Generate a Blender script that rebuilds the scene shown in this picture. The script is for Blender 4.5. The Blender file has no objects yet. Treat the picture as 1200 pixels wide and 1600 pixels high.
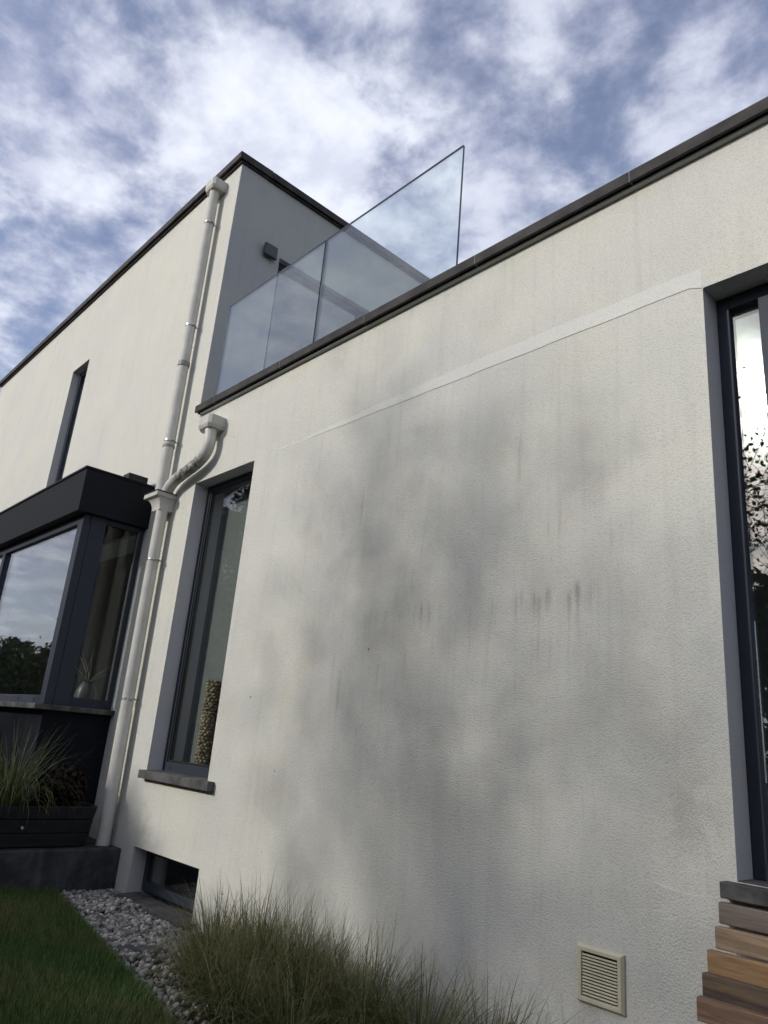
import bpy, bmesh, math, random
import numpy as np
from mathutils import Vector, Matrix

random.seed(7)
RNG = np.random.default_rng(7)
scene = bpy.context.scene
COL = scene.collection

# ------------------------------------------------------------------ camera
# house front wall is the plane y = 0, x runs along it to the right, eye level is z = 0
cam_d = bpy.data.cameras.new('camera')
cam = bpy.data.objects.new('camera', cam_d)
COL.objects.link(cam)
right = Vector((0.68274041, 0.72601956, 0.08222608))
up = Vector((0.16882195, -0.26623905, 0.94900786))
fwd = Vector((-0.71089006, 0.63404445, 0.3043402))
rot = Matrix((right, up, -fwd)).transposed().to_4x4()
cam.matrix_world = Matrix.Translation((0.0, -2.9, 0.0)) @ rot
cam_d.sensor_fit = 'AUTO'
cam_d.sensor_width = 36.0
cam_d.lens = 1144.75 / 1600.0 * 36.0
cam_d.clip_start = 0.05
cam_d.clip_end = 2000.0
scene.camera = cam

# ------------------------------------------------------------------ light
SUN = Vector((-0.2987, -0.8518, 0.4303)).normalized()
SUN_EL = math.asin(SUN.z)
SUN_ROT = math.atan2(SUN.x, SUN.y)
sun_d = bpy.data.lights.new('sun', 'SUN')
sun_d.energy = 1.8
sun_d.angle = math.radians(1.7)
sun_d.color = (1.0, 0.965, 0.90)
sun = bpy.data.objects.new('sun', sun_d)
sun.rotation_euler = SUN.to_track_quat('Z', 'Y').to_euler()
COL.objects.link(sun)

world = bpy.data.worlds.new('World')
scene.world = world
world.use_nodes = True
wt = world.node_tree
wt.nodes.clear()


class NT:
    """tiny node helper"""
    def __init__(self, tree):
        self.t = tree

    def n(self, kind, **kw):
        nd = self.t.nodes.new(kind)
        for k, v in kw.items():
            if k.startswith('i_'):
                nd.inputs[k[2:].replace('_', ' ')].default_value = v
            else:
                setattr(nd, k, v)
        return nd

    def l(self, a, b):
        self.t.links.new(a, b)

    def _set(self, sock, v):
        if hasattr(v, 'is_linked') or isinstance(v, bpy.types.NodeSocket):
            self.l(v, sock)
        else:
            sock.default_value = v

    def math(self, op, a, b=0.0, c=None, clamp=False):
        nd = self.n('ShaderNodeMath', operation=op)
        nd.use_clamp = clamp
        self._set(nd.inputs[0], a)
        self._set(nd.inputs[1], b)
        if c is not None:
            self._set(nd.inputs[2], c)
        return nd.outputs[0]

    def vmath(self, op, a, b=(0, 0, 0)):
        nd = self.n('ShaderNodeVectorMath', operation=op)
        self._set(nd.inputs[0], a)
        self._set(nd.inputs[1], b)
        return nd

    def noise(self, vec, scale, detail=4.0, rough=0.55, dist=0.0):
        nd = self.n('ShaderNodeTexNoise')
        nd.inputs['Scale'].default_value = scale
        nd.inputs['Detail'].default_value = detail
        nd.inputs['Roughness'].default_value = rough
        nd.inputs['Distortion'].default_value = dist
        if vec is not None:
            self.l(vec, nd.inputs['Vector'])
        return nd.outputs['Fac']

    def smooth(self, v, a, b, lo=0.0, hi=1.0):
        nd = self.n('ShaderNodeMapRange')
        nd.interpolation_type = 'SMOOTHSTEP'
        nd.clamp = True
        self._set(nd.inputs['Value'], v)
        nd.inputs['From Min'].default_value = a
        nd.inputs['From Max'].default_value = b
        nd.inputs['To Min'].default_value = lo
        nd.inputs['To Max'].default_value = hi
        return nd.outputs['Result']

    def mix(self, f, a, b, blend='MIX'):
        nd = self.n('ShaderNodeMix', data_type='RGBA', blend_type=blend)
        self._set(nd.inputs[0], f)
        for s, v in ((nd.inputs[6], a), (nd.inputs[7], b)):
            if isinstance(v, bpy.types.NodeSocket):
                self.l(v, s)
            else:
                s.default_value = (*v[:3], 1.0)
        return nd.outputs[2]

    def comb(self, x, y, z):
        nd = self.n('ShaderNodeCombineXYZ')
        for s, v in zip(nd.inputs, (x, y, z)):
            self._set(s, v)
        return nd.outputs[0]

    def sep(self, v):
        nd = self.n('ShaderNodeSeparateXYZ')
        self.l(v, nd.inputs[0])
        return nd.outputs


w = NT(wt)
sky = w.n('ShaderNodeTexSky', sky_type='NISHITA')
sky.sun_disc = False
sky.sun_elevation = SUN_EL
sky.sun_rotation = SUN_ROT
sky.altitude = 100.0
sky.dust_density = 1.6
tc = w.n('ShaderNodeTexCoord')
sx, sy, sz = w.sep(tc.outputs['Generated'])
zc = w.math('ADD', w.math('MAXIMUM', sz, 0.0), 0.16)
pu = w.math('DIVIDE', sx, zc)
pv = w.math('DIVIDE', sy, zc)
plane = w.comb(pu, pv, 3.7)
plane2 = w.comb(pu, pv, 11.3)
big = w.noise(plane, 0.8, 3.0, 0.5, 0.0)
mid = w.noise(plane2, 2.4, 6.0, 0.60, 0.10)
fine = w.noise(plane, 8.5, 10.0, 0.58, 0.12)
ripple = w.noise(plane2, 22.0, 6.0, 0.60, 0.20)
# a thin broken veil of small cloudlets with blue gaps, heavier puffs inside it
vc = w.math('ADD', w.math('MULTIPLY', big, 0.31), w.math('MULTIPLY', mid, 0.30))
vc = w.math('ADD', vc, w.math('MULTIPLY', fine, 0.39))
vc = w.math('ADD', vc, w.math('MULTIPLY', w.math('SUBTRACT', ripple, 0.5), 0.10))
veil = w.smooth(vc, 0.375, 0.55)
puffn = w.noise(w.comb(w.math('ADD', pu, 0.063), w.math('ADD', pv, 0.123), 23.1), 2.0, 14.0, 0.55, 0.05)
pb = w.math('ADD', puffn, w.math('MULTIPLY', w.math('SUBTRACT', fine, 0.5), 0.16))
puff = w.smooth(pb, 0.50, 0.595)
mask = w.math('MAXIMUM', w.math('MULTIPLY', veil, 0.80), w.math('MULTIPLY', puff, 0.90))
mask = w.math('ADD', w.math('MULTIPLY', mask, 0.84), 0.16)
shade = w.math('ADD', w.math('MULTIPLY', w.smooth(fine, 0.36, 0.66), 0.58), w.math('MULTIPLY', w.smooth(pb, 0.46, 0.66), 0.42))
cloud = w.mix(shade, (3.5, 3.65, 4.7), (6.1, 6.35, 7.0))
# thin cloud round the sun scatters its light forward
ndot = w.vmath('DOT_PRODUCT', tc.outputs['Generated'], tuple(SUN)).outputs['Value']
aur = w.math('POWER', w.math('MAXIMUM', ndot, 0.0), 80.0)
cloud = w.mix(1.0, cloud, w.mix(aur, (1, 1, 1), (4.4, 4.6, 3.8)), 'MULTIPLY')
core = w.math('POWER', w.math('MAXIMUM', ndot, 0.0), 700.0)
cloud = w.mix(1.0, cloud, w.mix(core, (1, 1, 1), (12.0, 12.0, 10.5)), 'MULTIPLY')
blue = w.mix(1.0, sky.outputs['Color'], (0.86, 0.845, 0.94), 'MULTIPLY')
skycol = w.mix(mask, blue, cloud)
bg = w.n('ShaderNodeBackground')
w.l(skycol, bg.inputs['Color'])
bg.inputs['Strength'].default_value = 0.135
wo = w.n('ShaderNodeOutputWorld')
w.l(bg.outputs[0], wo.inputs['Surface'])

vs = scene.view_settings
vs.view_transform = 'Standard'
vs.look = 'None'
vs.exposure = 0.30
vs.gamma = 1.0
vs.use_curve_mapping = False
scene.render.engine = 'CYCLES'
scene.cycles.max_bounces = 6
scene.cycles.diffuse_bounces = 4
scene.cycles.transparent_max_bounces = 24
scene.cycles.use_denoising = True


# ------------------------------------------------------------------ materials
def new_mat(name):
    m = bpy.data.materials.new(name)
    m.use_nodes = True
    m.node_tree.nodes.clear()
    t = NT(m.node_tree)
    out = t.n('ShaderNodeOutputMaterial')
    return m, t, out


def principled(t, out, col, rough=0.6, spec=0.5, metal=0.0, normal=None):
    p = t.n('ShaderNodeBsdfPrincipled')
    t._set(p.inputs['Base Color'], col if isinstance(col, bpy.types.NodeSocket) else (*col[:3], 1.0))
    t._set(p.inputs['Roughness'], rough)
    p.inputs['Specular IOR Level'].default_value = spec
    p.inputs['Metallic'].default_value = metal
    if normal is not None:
        t.l(normal, p.inputs['Normal'])
    t.l(p.outputs[0], out.inputs['Surface'])
    return p


def bump(t, h, strength=0.4, dist=0.01):
    b = t.n('ShaderNodeBump')
    b.inputs['Strength'].default_value = strength
    b.inputs['Distance'].default_value = dist
    t.l(h, b.inputs['Height'])
    return b.outputs[0]


def pos(t):
    return t.n('ShaderNodeNewGeometry').outputs['Position']


def scaled(t, v, s):
    nd = t.vmath('MULTIPLY', v, s)
    return nd.outputs[0]


def stucco(name, base, grain=1.0, stains=False, streaks=0.0, warm=0.03):
    m, t, out = new_mat(name)
    P = pos(t)
    x, y, z = t.sep(P)
    n1 = t.noise(P, 0.9, 4, 0.6)
    n2 = t.noise(P, 5.0, 5, 0.6)
    n3 = t.noise(P, 150.0 / grain, 4, 0.7)
    vor = t.n('ShaderNodeTexVoronoi', feature='F1')
    vor.inputs['Scale'].default_value = 150.0 / grain
    t.l(P, vor.inputs['Vector'])
    b = np.array(base)
    col = t.mix(t.smooth(n1, 0.35, 0.65), b * (0.955, 0.955, 0.965), b * (1.03, 1.02, 0.99))
    col = t.mix(t.math('MULTIPLY', t.smooth(n2, 0.42, 0.75), 0.10), col, b * 0.75)
    col = t.mix(t.math('MULTIPLY', t.smooth(t.noise(scaled(t, P, (1.0, 1.0, 1.6)), 1.9, 6, 0.65, 0.6), 0.50, 0.72), 0.5), col, b * (1.02, 0.955, 0.86))
    # dirt held in the grain of the render
    col = t.mix(t.math('MULTIPLY', t.smooth(n3, 0.60, 0.36), 0.26), col, b * 0.60)
    vg = t.math('ADD', vor.outputs['Distance'], t.math('MULTIPLY', t.math('SUBTRACT', n3, 0.5), 0.5))
    col = t.mix(t.math('MULTIPLY', t.smooth(vg, 0.48, 0.78), 0.27), col, b * 0.55)
    if streaks:
        sv = t.comb(t.math('MULTIPLY', x, 16.0), t.math('MULTIPLY', y, 16.0), t.math('MULTIPLY', z, 0.8))
        s = t.noise(sv, 1.0, 4, 0.6)
        col = t.mix(t.math('MULTIPLY', t.smooth(s, 0.5, 0.72), streaks), col, b * 0.6)
    if stains:
        # algae drips that start at an old joint about 0.78 m above eye level and run down
        w1 = t.math('MULTIPLY', t.noise(t.comb(t.math('MULTIPLY', x, 9.0), 0.0, 4.0), 1.0, 6, 0.75), 0.26)
        zz = t.math('SUBTRACT', t.math('SUBTRACT', 0.91, z), w1)          # depth below the joint
        zz = t.math('ADD', zz, t.math('MULTIPLY', t.math('ADD', x, 2.4), 0.015))
        thin = t.noise(t.comb(t.math('MULTIPLY', x, 26.0), 1.3, t.math('MULTIPLY', z, 1.1)), 1.0, 4, 0.65)
        wide = t.noise(t.comb(t.math('MULTIPLY', x, 3.0), 7.1, t.math('MULTIPLY', z, 0.7)), 1.0, 3, 0.5)
        xm = t.math('MULTIPLY', t.smooth(x, -3.7, -3.0), t.smooth(x, -1.45, -1.85))
        top = t.smooth(zz, -0.03, 0.05)
        short = t.math('MULTIPLY', top, t.smooth(zz, 0.16, 0.02))
        long_ = t.math('MULTIPLY', top, t.smooth(zz, 0.65, 0.05))
        d1 = t.math('MULTIPLY', t.math('MULTIPLY', short, t.smooth(thin, 0.40, 0.66)), t.smooth(wide, 0.32, 0.6))
        d2 = t.math('MULTIPLY', long_, t.smooth(thin, 0.55, 0.74))
        d = t.math('MULTIPLY', t.math('ADD', t.math('MULTIPLY', d1, 0.62), t.math('MULTIPLY', d2, 0.6), clamp=True), xm)
        # grain breaks the drips up
        d = t.math('MULTIPLY', d, t.smooth(n3, 0.72, 0.36, 0.45, 1.0))
        col = t.mix(t.math('MULTIPLY', d, 0.68), col, (0.19, 0.185, 0.15))
        # short separate runs higher and lower on the same wall
        thin2 = t.noise(t.comb(t.math('MULTIPLY', x, 19.0), 5.7, t.math('MULTIPLY', z, 1.7)), 1.0, 3, 0.55)
        xm2 = t.math('MULTIPLY', t.smooth(x, -4.3, -3.4), t.smooth(x, -1.25, -1.6))
        zm2 = t.math('MULTIPLY', t.smooth(z, 2.0, 1.5), t.smooth(z, -0.6, 0.0))
        e = t.math('MULTIPLY', t.math('MULTIPLY', t.smooth(thin2, 0.62, 0.80), xm2), zm2)
        e = t.math('MULTIPLY', e, t.smooth(n3, 0.70, 0.40, 0.2, 1.0))
        col = t.mix(t.math('MULTIPLY', e, 0.5), col, (0.24, 0.235, 0.20))
        # broad soiling where the render stays damp
        damp = t.math('MULTIPLY', t.smooth(t.noise(P, 1.7, 5, 0.6, 0.3), 0.42, 0.70), t.math('MULTIPLY', xm2, zm2))
        col = t.mix(t.math('MULTIPLY', damp, 0.34), col, (0.30, 0.295, 0.265))
        # gritty patch beside the right hand window
        gp = t.vmath('LENGTH', t.vmath('MULTIPLY', t.vmath('SUBTRACT', P, (-1.36, 0.0, -0.16)).outputs[0], (4.6, 1.0, 3.4)).outputs[0]).outputs['Value']
        gm = t.math('MULTIPLY', t.smooth(gp, 0.95, 0.25), t.smooth(t.noise(P, 5.5, 3, 0.6), 0.42, 0.62))
        gm = t.math('MULTIPLY', gm, t.smooth(n3, 0.66, 0.40, 0.15, 1.0))
        col = t.mix(t.math('MULTIPLY', gm, 0.38), col, (0.20, 0.185, 0.155))
        # pin holes
        ph = t.n('ShaderNodeTexVoronoi')
        ph.inputs['Scale'].default_value = 5.5
        t.l(P, ph.inputs['Vector'])
        pm = t.math('MULTIPLY', t.smooth(ph.outputs['Distance'], 0.055, 0.03), t.smooth(t.noise(P, 2.3, 2), 0.55, 0.6))
        col = t.mix(t.math('MULTIPLY', pm, 0.8), col, (0.05, 0.05, 0.045))
    h = t.math('SUBTRACT', t.math('MULTIPLY', n3, 0.35), t.math('MULTIPLY', vor.outputs['Distance'], 0.75))
    h = t.math('ADD', h, t.math('MULTIPLY', n2, 0.45))
    principled(t, out, col, 0.95, 0.15, normal=bump(t, h, 0.33, 0.0075 * grain))
    return m


def plain(name, base, rough=0.5, spec=0.5, metal=0.0, var=0.18, scale=9.0, bumpy=0.15, fine=70.0, stretch=(1, 1, 1)):
    m, t, out = new_mat(name)
    P = scaled(t, pos(t), stretch)
    n1 = t.noise(P, scale, 6, 0.62)
    n2 = t.noise(P, fine, 4, 0.6)
    b = np.array(base)
    col = t.mix(t.smooth(n1, 0.3, 0.7), b * (1 - var), b * (1 + var))
    col = t.mix(t.math('MULTIPLY', t.smooth(n2, 0.45, 0.7), var), col, b * 0.6)
    r = t.math('ADD', rough - 0.06, t.math('MULTIPLY', n1, 0.14))
    principled(t, out, col, r, spec, metal, bump(t, n2, bumpy, 0.004))
    return m


def glass_mat(name, tint, ior, rough=0.0, tcol=None, refl=(1, 1, 1)):
    m, t, out = new_mat(name)
    fr = t.n('ShaderNodeFresnel')
    # same reflectance from both sides of the pane
    bf = t.n('ShaderNodeNewGeometry').outputs['Backfacing']
    t.l(t.math('ADD', t.math('MULTIPLY', bf, 1.0 / ior - ior), ior), fr.inputs['IOR'])
    # very slight waviness of real panes
    nz = t.noise(pos(t), 1.6, 2, 0.5)
    nrm = bump(t, nz, 0.10, 0.010)
    t.l(nrm, fr.inputs['Normal'])
    tr = t.n('ShaderNodeBsdfTransparent')
    tr.inputs['Color'].default_value = (*tint, 1)
    gl = t.n('ShaderNodeBsdfGlossy')
    gl.inputs['Roughness'].default_value = rough
    gl.inputs['Color'].default_value = (*refl, 1)
    t.l(nrm, gl.inputs['Normal'])
    mx = t.n('ShaderNodeMixShader')
    t.l(fr.outputs[0], mx.inputs[0])
    t.l(tr.outputs[0], mx.inputs[1])
    t.l(gl.outputs[0], mx.inputs[2])
    t.l(mx.outputs[0], out.inputs['Surface'])
    return m


def stone_dark(name, base, drips=0.0):
    m, t, out = new_mat(name)
    P = pos(t)
    x, y, z = t.sep(P)
    n1 = t.noise(P, 6.0, 7, 0.65)
    n2 = t.noise(P, 60.0, 5, 0.65)
    b = np.array(base)
    col = t.mix(t.smooth(n1, 0.34, 0.68), b * 0.55, b * 1.6)
    col = t.mix(t.math('MULTIPLY', t.smooth(n2, 0.55, 0.75), 0.35), col, b * 2.2)
    if drips:
        s = t.noise(t.comb(t.math('MULTIPLY', x, 14.0), t.math('MULTIPLY', y, 14.0), t.math('MULTIPLY', z, 1.6)), 1.0, 5, 0.65)
        col = t.mix(t.math('MULTIPLY', t.smooth(s, 0.48, 0.75), drips), col, b * 3.2)
    h = t.math('ADD', n1, t.math('MULTIPLY', n2, 0.6))
    principled(t, out, col, 0.75, 0.35, normal=bump(t, h, 0.35, 0.006))
    return m


def wood_mat(name, a, b2, axis='x'):
    m, t, out = new_mat(name)
    tcn = t.n('ShaderNodeTexCoord')
    oi = t.n('ShaderNodeObjectInfo')
    P = t.vmath('ADD', tcn.outputs['Object'], t.comb(t.math('MULTIPLY', oi.outputs['Random'], 37.0), 0.0, t.math('MULTIPLY', oi.outputs['Random'], 11.0))).outputs[0]
    g = t.noise(scaled(t, P, (2.2, 20.0, 34.0)), 1.0, 6, 0.62, 0.9)
    f = t.noise(scaled(t, P, (9.0, 160.0, 230.0)), 1.0, 3, 0.6)
    big = t.noise(scaled(t, P, (1.6, 3.0, 7.0)), 1.0, 4, 0.6)
    col = t.mix(t.smooth(g, 0.32, 0.68), a, b2)
    col = t.mix(t.math('MULTIPLY', t.smooth(f, 0.5, 0.7), 0.4), col, np.array(a) * 0.45)
    col = t.mix(t.math('MULTIPLY', t.smooth(big, 0.5, 0.72), 0.55), col, (0.075, 0.068, 0.06))
    h = t.math('ADD', g, t.math('MULTIPLY', f, 0.7))
    principled(t, out, col, 0.72, 0.3, normal=bump(t, h, 0.5, 0.003))
    return m


def blade_mat(name, rough=0.55, trans=0.25):
    m, t, out = new_mat(name)
    at = t.n('ShaderNodeAttribute', attribute_name='tint')
    p = t.n('ShaderNodeBsdfPrincipled')
    t.l(at.outputs['Color'], p.inputs['Base Color'])
    p.inputs['Roughness'].default_value = rough
    p.inputs['Specular IOR Level'].default_value = 0.3
    tr = t.n('ShaderNodeBsdfTranslucent')
    t.l(at.outputs['Color'], tr.inputs['Color'])
    mx = t.n('ShaderNodeMixShader')
    mx.inputs[0].default_value = trans
    t.l(p.outputs[0], mx.inputs[1])
    t.l(tr.outputs[0], mx.inputs[2])
    t.l(mx.outputs[0], out.inputs['Surface'])
    return m


CREAM = (0.640, 0.633, 0.578)
M = {}
M['stucco'] = stucco('cream_render', CREAM, 1.0, stains=True, streaks=0.20)
M['stucco_shaded'] = stucco('shaded_cream_render', (0.395, 0.41, 0.40), 1.0, streaks=0.12)  # cream render with the shade of the side wall mixed into its colour
M['stucco_patch'] = stucco('pale_repair_render', (0.69, 0.69, 0.65), 0.8)
M['stucco_coarse'] = stucco('coarse_render', (0.625, 0.62, 0.575), 1.2)
M['reveal'] = stucco('grey_reveal_tone', (0.53, 0.535, 0.54), 0.7)  # greyer and slightly darker than the front render
M['reveal_bounce'] = stucco('bounce_lit_reveal', (0.52, 0.52, 0.51), 1.3)
M['coping'] = stone_dark('bluestone_coping', (0.030, 0.027, 0.025))
M['sillstone'] = stone_dark('bluestone_sill', (0.070, 0.068, 0.067))
M['plinth'] = stone_dark('dark_plinth_stone', (0.032, 0.034, 0.040), drips=0.4)
M['navy'] = plain('navy_render', (0.007, 0.009, 0.014), 0.8, 0.12, var=0.12, bumpy=0.25, fine=90)
M['fascia'] = plain('black_fascia', (0.010, 0.011, 0.014), 0.7, 0.15, var=0.12, bumpy=0.3, fine=120)
M['frame'] = plain('anthracite_aluminium', (0.030, 0.036, 0.050), 0.55, 0.22, var=0.06, bumpy=0.05)
M['gasket'] = plain('black_gasket', (0.012, 0.012, 0.013), 0.6, 0.3)
M['joint'] = plain('pale_mortar_joint', (0.15, 0.15, 0.14), 0.9, 0.2)
M['glass'] = glass_mat('window_glass', (0.93, 0.965, 0.95), 1.80)
M['balglass'] = glass_mat('balustrade_glass', (0.955, 0.992, 0.975), 1.6)
M['glass_tall'] = glass_mat('tall_window_glass', (0.955, 0.97, 0.962), 1.55)
M['glass_side'] = glass_mat('side_light_glass', (0.80, 0.83, 0.82), 1.36)
M['glassedge'] = plain('green_glass_edge', (0.010, 0.045, 0.052), 0.15, 0.6, var=0.1, bumpy=0.0)
M['lampbody'] = plain('charcoal_lamp', (0.030, 0.033, 0.038), 0.45, 0.5, var=0.05)
M['vent'] = plain('beige_plastic', (0.52, 0.485, 0.355), 0.5, 0.45, var=0.06, bumpy=0.08)
M['dark'] = plain('dark_void', (0.02, 0.02, 0.02), 0.9, 0.1)
M['steel'] = plain('zinc_steel', (0.45, 0.45, 0.44), 0.35, 0.5, 0.9, var=0.08)
M['interior'] = plain('sage_interior_wall', (0.55, 0.60, 0.57), 0.9, 0.1, var=0.03, bumpy=0.03)
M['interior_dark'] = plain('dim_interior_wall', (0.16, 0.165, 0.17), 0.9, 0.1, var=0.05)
M['whitepaint'] = plain('interior_white', (0.7, 0.7, 0.68), 0.6, 0.3, var=0.03)
M['floorwood'] = plain('interior_floor', (0.42, 0.38, 0.32), 0.5, 0.4)
M['blind'] = plain('sage_blind', (0.165, 0.176, 0.170), 0.9, 0.1, var=0.05, scale=1.5, bumpy=0.02)
M['roofing'] = plain('roof_membrane', (0.10, 0.10, 0.10), 0.85, 0.2)
M['planterwood'] = plain('black_stained_wood', (0.014, 0.015, 0.018), 0.7, 0.2, var=0.3, scale=5, stretch=(6, 1, 6))
M['soil'] = plain('soil', (0.035, 0.026, 0.018), 0.95, 0.1, var=0.4, bumpy=0.8, fine=50)
M['lawn'] = plain('lawn_soil', (0.036, 0.044, 0.016), 0.95, 0.1, var=0.35, scale=3, bumpy=0.8, fine=60)
M['edging'] = stone_dark('edging_concrete', (0.11, 0.105, 0.10))
M['blade'] = blade_mat('grass_blades')
M['leaf'] = blade_mat('tree_leaves', 0.6, 0.30)
M['bark'] = plain('bark', (0.06, 0.05, 0.04), 0.9, 0.2, var=0.35, scale=12, bumpy=0.8, fine=40)
M['vase'] = plain('mauve_grey_ceramic', (0.085, 0.078, 0.082), 0.4, 0.5, var=0.1)
M['twig'] = plain('twig', (0.32, 0.28, 0.22), 0.8, 0.2)
M['pebblecol'] = plain('tan_pebble', (0.30, 0.25, 0.17), 0.7, 0.3, var=0.3, scale=20)
M['plank0'] = wood_mat('weathered_grey_brown_wood', (0.13, 0.10, 0.085), (0.20, 0.165, 0.14))
M['plank1'] = wood_mat('tan_hardwood', (0.20, 0.135, 0.085), (0.36, 0.27, 0.18))
M['plank2'] = wood_mat('orange_brown_hardwood', (0.22, 0.125, 0.06), (0.40, 0.25, 0.125))
M['plank3'] = wood_mat('dark_stained_hardwood', (0.055, 0.042, 0.035), (0.16, 0.11, 0.07))
M['plank4'] = wood_mat('brown_hardwood', (0.14, 0.085, 0.055), (0.28, 0.185, 0.12))


def pvc(name):
    m, t, out = new_mat(name)
    P = pos(t)
    x, y, z = t.sep(P)
    n = t.noise(P, 7.0, 5, 0.6)
    st = t.noise(t.comb(t.math('MULTIPLY', x, 50.0), t.math('MULTIPLY', y, 50.0), t.math('MULTIPLY', z, 1.4)), 1.0, 4, 0.6)
    col = t.mix(t.smooth(n, 0.35, 0.7), (0.53, 0.52, 0.475), (0.45, 0.445, 0.41))
    col = t.mix(t.math('MULTIPLY', t.smooth(st, 0.5, 0.75), 0.30), col, (0.26, 0.25, 0.22))
    principled(t, out, col, 0.62, 0.3, normal=bump(t, n, 0.08, 0.004))
    return m


def pvc_dirty(name):
    m, t, out = new_mat(name)
    P = pos(t)
    x, y, z = t.sep(P)
    n = t.noise(scaled(t, P, (26.0, 26.0, 26.0)), 1.0, 6, 0.7, 0.8)
    col = t.mix(t.smooth(t.noise(P, 7.0, 5, 0.6), 0.35, 0.7), (0.53, 0.52, 0.475), (0.45, 0.445, 0.41))
    sm = t.math('MULTIPLY', t.smooth(x, -6.10, -5.95), t.smooth(x, -5.52, -5.66))
    col = t.mix(t.math('MULTIPLY', t.math('MULTIPLY', t.smooth(n, 0.36, 0.56), sm), 0.9), col, (0.07, 0.068, 0.058))
    principled(t, out, col, 0.5, 0.4, normal=bump(t, n, 0.1, 0.004))
    return m


M['pvc'] = pvc('painted_zinc_pipe')
M['pvc_dirty'] = pvc_dirty('lichen_stained_pipe')
M['collar'] = plain('grey_collar', (0.22, 0.22, 0.20), 0.5, 0.4, var=0.2)


# ------------------------------------------------------------------ mesh helpers
class MB:
    def __init__(self):
        self.v = []
        self.f = []
        self.mi = []

    def add(self, verts, faces, mi=0):
        o = len(self.v)
        self.v += [tuple(p) for p in verts]
        self.f += [tuple(i + o for i in f) for f in faces]
        self.mi += [mi] * len(faces)
        return self

    def box(self, x0, x1, y0, y1, z0, z1, mi=0):
        vs_ = [(x0, y0, z0), (x1, y0, z0), (x1, y1, z0), (x0, y1, z0), (x0, y0, z1), (x1, y0, z1), (x1, y1, z1), (x0, y1, z1)]
        return self.add(vs_, [(0, 3, 2, 1), (4, 5, 6, 7), (0, 1, 5, 4), (1, 2, 6, 5), (2, 3, 7, 6), (3, 0, 4, 7)], mi)

    def loft(self, rings, cap=True, closed=True, mi=0):
        n = len(rings[0])
        vs_ = [p for r in rings for p in r]
        fs = []
        for i in range(len(rings) - 1):
            for j in range(n if closed else n - 1):
                k = (j + 1) % n
                fs.append((i * n + j, i * n + k, (i + 1) * n + k, (i + 1) * n + j))
        if cap:
            fs.append(tuple(range(n))[::-1])
            fs.append(tuple((len(rings) - 1) * n + j for j in range(n)))
        return self.add(vs_, fs, mi)

    def tube(self, pts, r, n=20, cap=True, mi=0):
        pts = [Vector(p) for p in pts]
        rs = r if isinstance(r, (list, tuple)) else [r] * len(pts)
        rings = []
        u = None
        for i, p in enumerate(pts):
            d = (pts[min(i + 1, len(pts) - 1)] - pts[max(i - 1, 0)]).normalized()
            if u is None:
                a = Vector((1, 0, 0)) if abs(d.x) < 0.9 else Vector((0, 1, 0))
                u = d.cross(a).normalized()
            else:
                u = (u - d * u.dot(d)).normalized()
            v = d.cross(u)
            rings.append([p + (u * math.cos(2 * math.pi * k / n) + v * math.sin(2 * math.pi * k / n)) * rs[i] for k in range(n)])
        return self.loft(rings, cap, True, mi)

    def build(self, name, mats, parent=None, bevel=0.0, smooth=False, seg=2, fix=True):
        me = bpy.data.meshes.new(name)
        me.from_pydata(self.v, [], self.f)
        if not isinstance(mats, (list, tuple)):
            mats = [mats]
        for m in mats:
            me.materials.append(m)
        if len(mats) > 1:
            me.polygons.foreach_set('material_index', self.mi)
        if fix:
            b = bmesh.new()
            b.from_mesh(me)
            bmesh.ops.recalc_face_normals(b, faces=b.faces)
            b.to_mesh(me)
            b.free()
        if smooth:
            me.polygons.foreach_set('use_smooth', [True] * len(me.polygons))
        me.update()
        o = bpy.data.objects.new(name, me)
        COL.objects.link(o)
        if parent is not None:
            o.parent = parent
        if bevel:
            md = o.modifiers.new('bevel', 'BEVEL')
            md.width = bevel
            md.segments = seg
            md.limit_method = 'ANGLE'
            md.angle_limit = math.radians(35)
        if smooth:
            md = o.modifiers.new('es', 'EDGE_SPLIT')
            md.split_angle = math.radians(40)
        return o


def B(name, x0, x1, y0, y1, z0, z1, mat, parent=None, bevel=0.003):
    return MB().box(x0, x1, y0, y1, z0, z1).build(name, mat, parent, bevel)


def tag(o, label, cat, group=None):
    o['label'] = label
    o['category'] = cat
    if group:
        o['group'] = group
    return o


def kind(o, k, label=None):
    o['kind'] = k
    if label:
        o['label'] = label
    return o


def empty(name, label=None, cat=None, group=None, parent=None):
    o = bpy.data.objects.new(name, None)
    COL.objects.link(o)
    o.empty_display_size = 0.1
    if parent is not None:
        o.parent = parent
    if label:
        tag(o, label, cat, group)
    return o


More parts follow.
